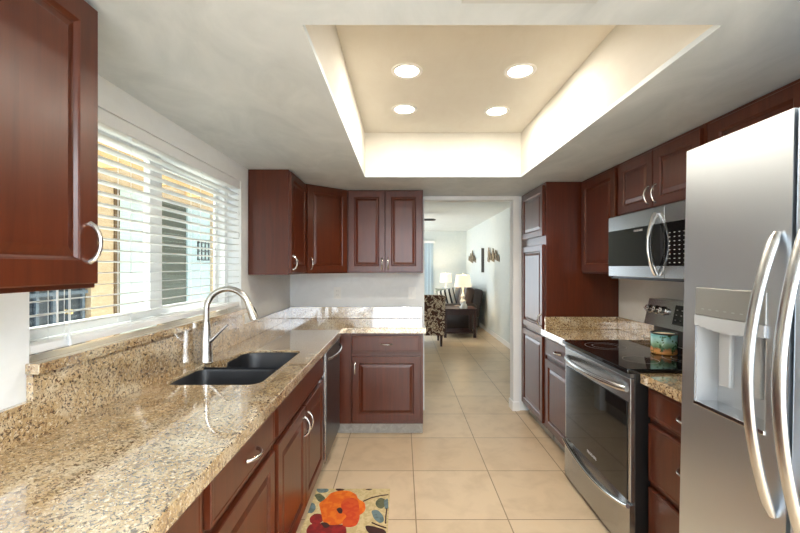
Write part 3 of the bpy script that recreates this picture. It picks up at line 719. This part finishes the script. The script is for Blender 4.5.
# ceiling register over the camera
vent_m = mat('vent_grey', hexc(196, 202, 204), .5)
av = thing('ceiling_vent', 'white ceiling vent at the top edge above the aisle', 'vent', (.33, .95, ZS))
m_ = MB()
m_.box(.155, .505, 1.025, 1.042, ZS-.004, ZS-.0005, .001).box(.155, .505, .85, .87, ZS-.004, ZS-.0005, .001).box(.155, .175, .87, 1.025, ZS-.004, ZS-.0005, .001).box(.485, .505, .87, 1.025, ZS-.004, ZS-.0005, .001)
m_.build('frame', vent_m, av, True)
m_ = MB()
for i in range(9): m_.box(.175, .485, .875+i*.0175, .886+i*.0175, ZS-.0035, ZS-.001)
m_.build('louvres', vent_m, av, True)

# ================================================================ FLOOR MAT
def fp(px, py):
    D = 1.4*400/(py-267); return ((px-402)*D/400, D)
mat_base = cloth('mat_beige', hexc(216, 194, 146), hexc(200, 176, 126), 60)
cols = {'orange': cloth('mat_orange', hexc(232, 120, 26), hexc(222, 96, 20), 25), 'rust': cloth('mat_rust', hexc(206, 66, 26), hexc(214, 84, 30), 25), 'red': cloth('mat_red', hexc(150, 32, 28), hexc(124, 28, 26), 25),
        'dark': cloth('mat_dark', hexc(66, 36, 30)), 'blue': cloth('mat_blue', hexc(112, 130, 132), hexc(98, 112, 108), 30), 'olive': cloth('mat_olive', hexc(86, 90, 66), hexc(104, 104, 76), 30)}
order = list(cols)
mt = MB(); mt.box(-.535, -.075, 1.75, 2.512, .0005, .009, .002)
lvl = [0]
def blob(pts, col, wob=0.0):
    """pts in picture-derived floor coordinates"""
    lvl[0] += 1; h = .0091+lvl[0]*.00012
    P_ = [Vector(p) for p in pts]
    P_ = rounded([tuple(p) for p in P_], [min((P_[i]-P_[i-1]).length, (P_[(i+1) % len(P_)]-P_[i]).length)*.48 for i in range(len(P_))], 4)
    P_ = [(min(max(x, -.533), -.077), min(y, 2.510)) for x, y in P_]
    mt.prism(P_, .0088, h, m=order.index(col)+1)
def zb(*pp): return [fp(295+x/7.62, 480+y/7.62) for x, y in pp]
blob(zb((155, 78), (200, 72), (262, 80), (250, 104), (180, 112)), 'blue')
blob(zb((305, 78), (345, 76), (386, 84), (350, 96), (318, 92)), 'dark')
blob(zb((530, 84), (560, 78), (600, 80), (560, 90)), 'dark')
blob(zb((146, 125), (190, 112), (235, 150), (225, 182), (180, 178)), 'olive')
blob(zb((95, 235), (110, 180), (150, 190), (162, 230), (130, 268), (92, 262)), 'blue')
blob(zb((110, 300), (150, 268), (200, 270), (220, 320), (180, 350), (115, 345)), 'red')
blob(zb((80, 404), (110, 350), (180, 338), (260, 360), (380, 350), (395, 404), (390, 460), (260, 520), (120, 480)), 'red')
blob(zb((180, 190), (230, 160), (270, 110), (340, 92), (420, 95), (470, 125), (480, 160), (530, 180), (540, 240), (500, 280), (430, 290), (380, 340), (300, 362), (215, 345), (200, 270), (190, 225)), 'orange')
blob(zb((350, 190), (380, 155), (440, 145), (480, 165), (490, 230), (495, 300), (470, 360), (420, 375), (360, 368), (365, 320), (400, 290), (355, 255)), 'rust')
blob(zb((312, 235), (345, 218), (365, 240), (358, 270), (335, 268)), 'dark')
blob(zb((190, 340), (240, 335), (270, 365), (230, 385)), 'dark')
blob(zb((610, 180), (650, 145), (690, 160), (690, 205), (660, 235), (620, 215)), 'olive')
blob(zb((675, 170), (708, 150), (712, 230), (685, 235)), 'blue')
blob(zb((580, 245), (630, 240), (672, 285), (680, 325), (650, 345), (600, 310)), 'blue')
blob(zb((530, 360), (590, 365), (690, 395), (700, 440), (610, 450), (550, 410)), 'dark')
def stem(a, b_, w_=.0035, col='dark'):
    a = Vector(a); b_ = Vector(b_); n_ = (b_-a).orthogonal().normalized()*w_
    lvl[0] += 1; mt.prism([tuple(a+n_), tuple(a-n_), tuple(b_-n_), tuple(b_+n_)], .0088, .0091+lvl[0]*.00012, m=order.index(col)+1)
A_ = zb((520, 175), (580, 148), (650, 132), (712, 124)); 
for p, q in zip(A_[:-1], A_[1:]): stem(p, q)
A_ = zb((700, 230), (692, 290), (690, 345)); 
for p, q in zip(A_[:-1], A_[1:]): stem(p, q)
A_ = zb((585, 338), (640, 362), (695, 380)); 
for p, q in zip(A_[:-1], A_[1:]): stem(p, q)
blob([(-.45, 1.98), (-.36, 2.05), (-.25, 2.0), (-.24, 1.9), (-.33, 1.84), (-.44, 1.87)], 'rust')
blob([(-.2, 1.95), (-.13, 2.0), (-.1, 1.9), (-.17, 1.85)], 'blue'); blob([(-.5, 1.8), (-.42, 1.84), (-.4, 1.78), (-.48, 1.76)], 'olive')
tag(mt.build('floor_mat', [mat_base]+[cols[k_] for k_ in order], loc=(-.3, 2.13, 0)), 'beige floor mat printed with orange and red poppies by the sink cabinet', 'mat')

# ================================================================ LIVING ROOM FURNITURE
# armchair seen from behind
ac = thing('armchair', 'brown and cream floral upholstered armchair seen from behind, past the doorway', 'armchair', (.42, 7.4, 0))
m_ = MB(); m_.prism([(.08, .2), (.74, .2), (.765, .88), (.70, .905), (.12, .905), (.05, .88)], -7.16, -7.0, M=Matrix.Rotation(PI/2, 4, 'X')); m_.build('backrest', floral, ac, True)
m_ = MB(); m_.box(.20, .63, 7.161, 7.72, .2, .46, .03); m_.build('seat', floral, ac, True)
for x in (.085, .632): m_ = MB(); m_.box(x, x+.11, 7.161, 7.68, .2, .62, .03); m_.build('armrest', floral, ac, True)
for x in (.13, .69):
    for y in (7.05, 7.62): m_ = MB(); m_.tube([(x, y, .0), (x, y, .2)], [.018, .028], 8); m_.build('leg', dark_wood, ac, True)
# end table
et = thing('end_table', 'dark brown square end table with a lamp on it beside the sofa', 'table', (1.15, 8.2, 0))
m_ = MB(); m_.box(.80, 1.49, 7.88, 8.50, .545, .575, .004); m_.build('tabletop', dark_wood, et, True)
m_ = MB(); m_.box(.84, 1.46, 7.92, 7.94, .45, .545).box(.84, 1.46, 8.44, 8.46, .45, .545).box(.84, .86, 7.94, 8.44, .45, .545).box(1.44, 1.46, 7.94, 8.44, .45, .545); m_.build('apron', dark_wood, et, True)
for x in (.83, 1.415):
    for y in (7.905, 8.415): m_ = MB(); m_.box(x, x+.055, y, y+.055, 0, .545, .003); m_.build('leg', dark_wood, et, True)
m_ = MB(); m_.box(.886, 1.414, 7.93, 8.45, .08, .105); m_.build('shelf', dark_wood, et, True)
# table lamps
def lamp(loc, h, r0, r1, label):
    t = thing('table_lamp', label, 'lamp', loc)
    m_ = MB(); m_.lathe([(0, 0), (.07, 0), (.07, .02), (.03, .035), (.06, .09), (.065, .13), (.03, .19), (.045, .235), (.02, .29), (.01, .33), (.01, h-.22), (0, h-.22)], (0, 0, 0), 24); m_.build('base', crystal, t)
    m_ = MB(); m_.lathe([(r1, h-.24), (r0, h), (r0-.003, h), (r1-.003, h-.24), (r1, h-.24)], (0, 0, 0), 28); m_.build('lamp_shade', shade_m, t)
    m_ = MB(); m_.tube([(0, 0, h-.23), (0, 0, h+.02)], .004, 8).lathe([(0, 0), (.012, .01), (.008, .03), (0, .035)], (0, 0, h+.015), 10); m_.build('finial', nickel, t)
    l = bpy.data.lights.new('bulb', 'POINT'); l.energy = 5; l.color = (1, .84, .62); l.shadow_soft_size = .04
    lo = bpy.data.objects.new('bulb', l); C.objects.link(lo); lo.parent = t; lo.location = (0, 0, h-.1)
lamp((1.235, 8.12, .5755), .66, .135, .175, 'lit table lamp with drum shade on the dark end table in front of the sofa')
lamp((1.20, 10.95, .5605), .66, .14, .165, 'lit table lamp standing farther back behind the sofa pillows')
ft = thing('side_table', 'small dark table by the far wall under the farther lamp', 'table', (1.2, 10.95, 0))
m_ = MB(); m_.box(.95, 1.45, 10.70, 11.20, .53, .56, .004); m_.build('tabletop', dark_wood, ft, True)
for x in (.97, 1.38):
    for y in (10.72, 11.13): m_ = MB(); m_.box(x, x+.05, y, y+.05, 0, .53); m_.build('leg', dark_wood, ft, True)
# small figurine
fg = MB(); fg.lathe([(0, 0), (.07, 0), (.075, .03), (.05, .09), (.03, .11), (.035, .14), (0, .17)], (1.235, 7.97, .5755), 16)
tag(fg.build('ceramic_ornament', crystal, loc=(1.235, 7.97, .5755)), 'small pale ceramic ornament in front of the nearer lamp', 'ornament')
# sofa along the right wall
sf = thing('leather_sofa', 'dark brown leather sofa against the right wall of the living room', 'sofa', (1.35, 9.6, 0))
m_ = MB(); m_.box(.92, 1.68, 8.72, 10.50, .08, .30, .03); m_.build('base', leather, sf, True)
for y in (8.62, 10.38): m_ = MB(); m_.box(.90, 1.62, y, y+.22, .05, .60, .06, seg=3); m_.build('armrest', leather, sf, True)
m_ = MB(); m_.box(-.11, .11, 8.72, 10.50, 0, .62, .05, seg=3, M=Matrix.Translation((1.58, 0, .30)) @ Matrix.Rotation(math.radians(9), 4, 'Y')); m_.build('backrest', leather, sf, True)
for y in (8.85, 9.62): m_ = MB(); m_.box(.93, 1.52, y, y+.75, .301, .46, .04, seg=3); m_.build('seat_cushion', leather, sf, True)
for y in (8.72, 9.62): m_ = MB(); m_.box(-.11, .10, y, y+.80, 0, .50, .07, seg=3, M=Matrix.Translation((1.40, 0, .465)) @ Matrix.Rotation(math.radians(14), 4, 'Y')); m_.build('back_cushion', mat('brown_leather', hexc(62, 42, 32), .3), sf, True)
def pillow(loc, rot, s, m1, label):
    m_ = MB(); b = bmesh.new(); n = 14
    g1 = {}; 
    for side in (1, -1):
        for i in range(n+1):
            for j in range(n+1):
                u = i/n*2-1; v_ = j/n*2-1; t_ = (1-u**4)*(1-v_**4)
                k_ = 1-.06*(1-abs(u))*0
                g1[(side, i, j)] = b.verts.new((side*.07*max(t_, 0)**.5, u*s/2*(1-.05*(1-v_*v_)), v_*s/2*(1-.05*(1-u*u))))
        for i in range(n):
            for j in range(n): b.faces.new((g1[(side, i, j)], g1[(side, i+1, j)], g1[(side, i+1, j+1)], g1[(side, i, j+1)]))
    bmesh.ops.remove_doubles(b, verts=b.verts[:], dist=.0005); bmesh.ops.recalc_face_normals(b, faces=b.faces[:])
    m_._merge(b); o = m_.build('throw_pillow', m1); o.location = loc; o.rotation_euler = rot
    tag(o, label, 'pillow', 'throw pillows on the leather sofa'); return o
stripe = mat('striped_cloth', hexc(200, 200, 190), .9)
wv = N(stripe, 'ShaderNodeTexWave', bands_direction='Y'); wv.inputs['Scale'].default_value = 3.2; L(stripe, coords(stripe), wv.inputs['Vector'])
L(stripe, ramp(stripe, wv.outputs[0], [(0, hexc(40, 38, 40)), (.4, hexc(216, 214, 206))], 'CONSTANT'), P(stripe).inputs['Base Color'])
pillow((.99, 9.62, .69), (0, math.radians(10), math.radians(76)), .40, cloth('sage_cloth', hexc(150, 152, 136), hexc(128, 130, 116), 40), 'sage grey throw pillow, leftmost on the leather sofa')
pillow((1.02, 9.07, .70), (math.radians(-14), 0, math.radians(72)), .40, stripe, 'black and white striped throw pillow in the middle of the sofa pillows')
pillow((1.10, 10.0, .69), (0, math.radians(12), math.radians(30)), .40, cloth('pale_blue_cloth', hexc(186, 194, 196), hexc(160, 170, 176), 40), 'pale blue throw pillow at the far end of the leather sofa, mostly hidden')

# wall art on the living room right wall
bronze = cloth('weathered_metal', hexc(120, 108, 92), hexc(160, 146, 122), 14); bronze.node_tree.nodes['Principled BSDF'].inputs['Metallic'].default_value = .4
def sculpture(y0, y1, z0, hs, label):
    m_ = MB(); n = len(hs); wd = (y1-y0)/n
    for i, h in enumerate(hs):
        a = y0+i*wd; b_ = a+wd*1.25; c_ = (a+b_)/2
        zz = z0+.03*((i*37) % 3)
        M = Matrix(((0, 0, 1, 0), (1, 0, 0, 0), (0, 1, 0, 0), (0, 0, 0, 1)))
        m_.prism([(a, zz), (b_, zz+.02), (b_-.01, zz+h*.6), (c_+.02, zz+h), (c_-.02, zz+h*.97), (a+.01, zz+h*.55)], LXR-.02-.012*(i % 3), LXR-.008-.012*(i % 3), M=M)
    m_.box(LXR-.014, LXR-.0005, (y0+y1)/2-.02, (y0+y1)/2+.02, z0+.1, z0+.14)
    tag(m_.build('wall_sculpture', bronze, loc=(LXR-.0005, (y0+y1)/2, z0)), label, 'wall sculpture')
sculpture(9.85, 10.85, 1.50, [.12, .17, .27, .2, .24, .14], 'metal wall sculpture farther back on the living room right wall')
sculpture(7.55, 8.55, 1.50, [.14, .2, .17, .28, .16, .25, .15], 'metal wall sculpture nearer the doorway on the living room right wall')
pc = thing('canvas_picture', 'pale framed picture seen edge-on between the two metal wall sculptures', 'picture', (LXR, 9.25, 1.28))
m_ = MB(); m_.box(LXR-.065, LXR-.001, 9.0, 9.6, 1.28, 1.82); m_.build('frame', mat('grey_frame', hexc(86, 82, 80), .5), pc, True)
m_ = MB(); m_.box(LXR-.069, LXR-.0655, 9.0, 9.6, 1.28, 1.82); m_.build('canvas', mat('pale_canvas', hexc(206, 212, 210), .7), pc, True)

# ceiling fan, mostly hidden behind the cabinet
cf = thing('ceiling_fan', 'dark ceiling fan in the living room, only a blade tip showing', 'ceiling fan', (-.05, 7.6, ZT))
fan_m = mat('fan_blade', hexc(34, 30, 28), .5)
m_ = MB(); m_.lathe([(0, 0), (.07, 0), (.06, -.04), (.015, -.05), (.015, -.07), (.10, -.08), (.11, -.13), (.09, -.18), (0, -.19)], (0, 0, 0), 24); m_.build('motor', fan_m, cf)
for i in range(5):
    m_ = MB(); m_.prism([(.10, -.03), (.22, -.06), (.66, -.065), (.70, 0), (.66, .065), (.22, .06), (.10, .03)], -.006, 0, M=Matrix.Translation((0, 0, -.125)) @ Matrix.Rotation(i*2*PI/5+.05, 4, 'Z') @ Matrix.Rotation(math.radians(24), 4, 'X')); m_.build('blade', fan_m, cf)
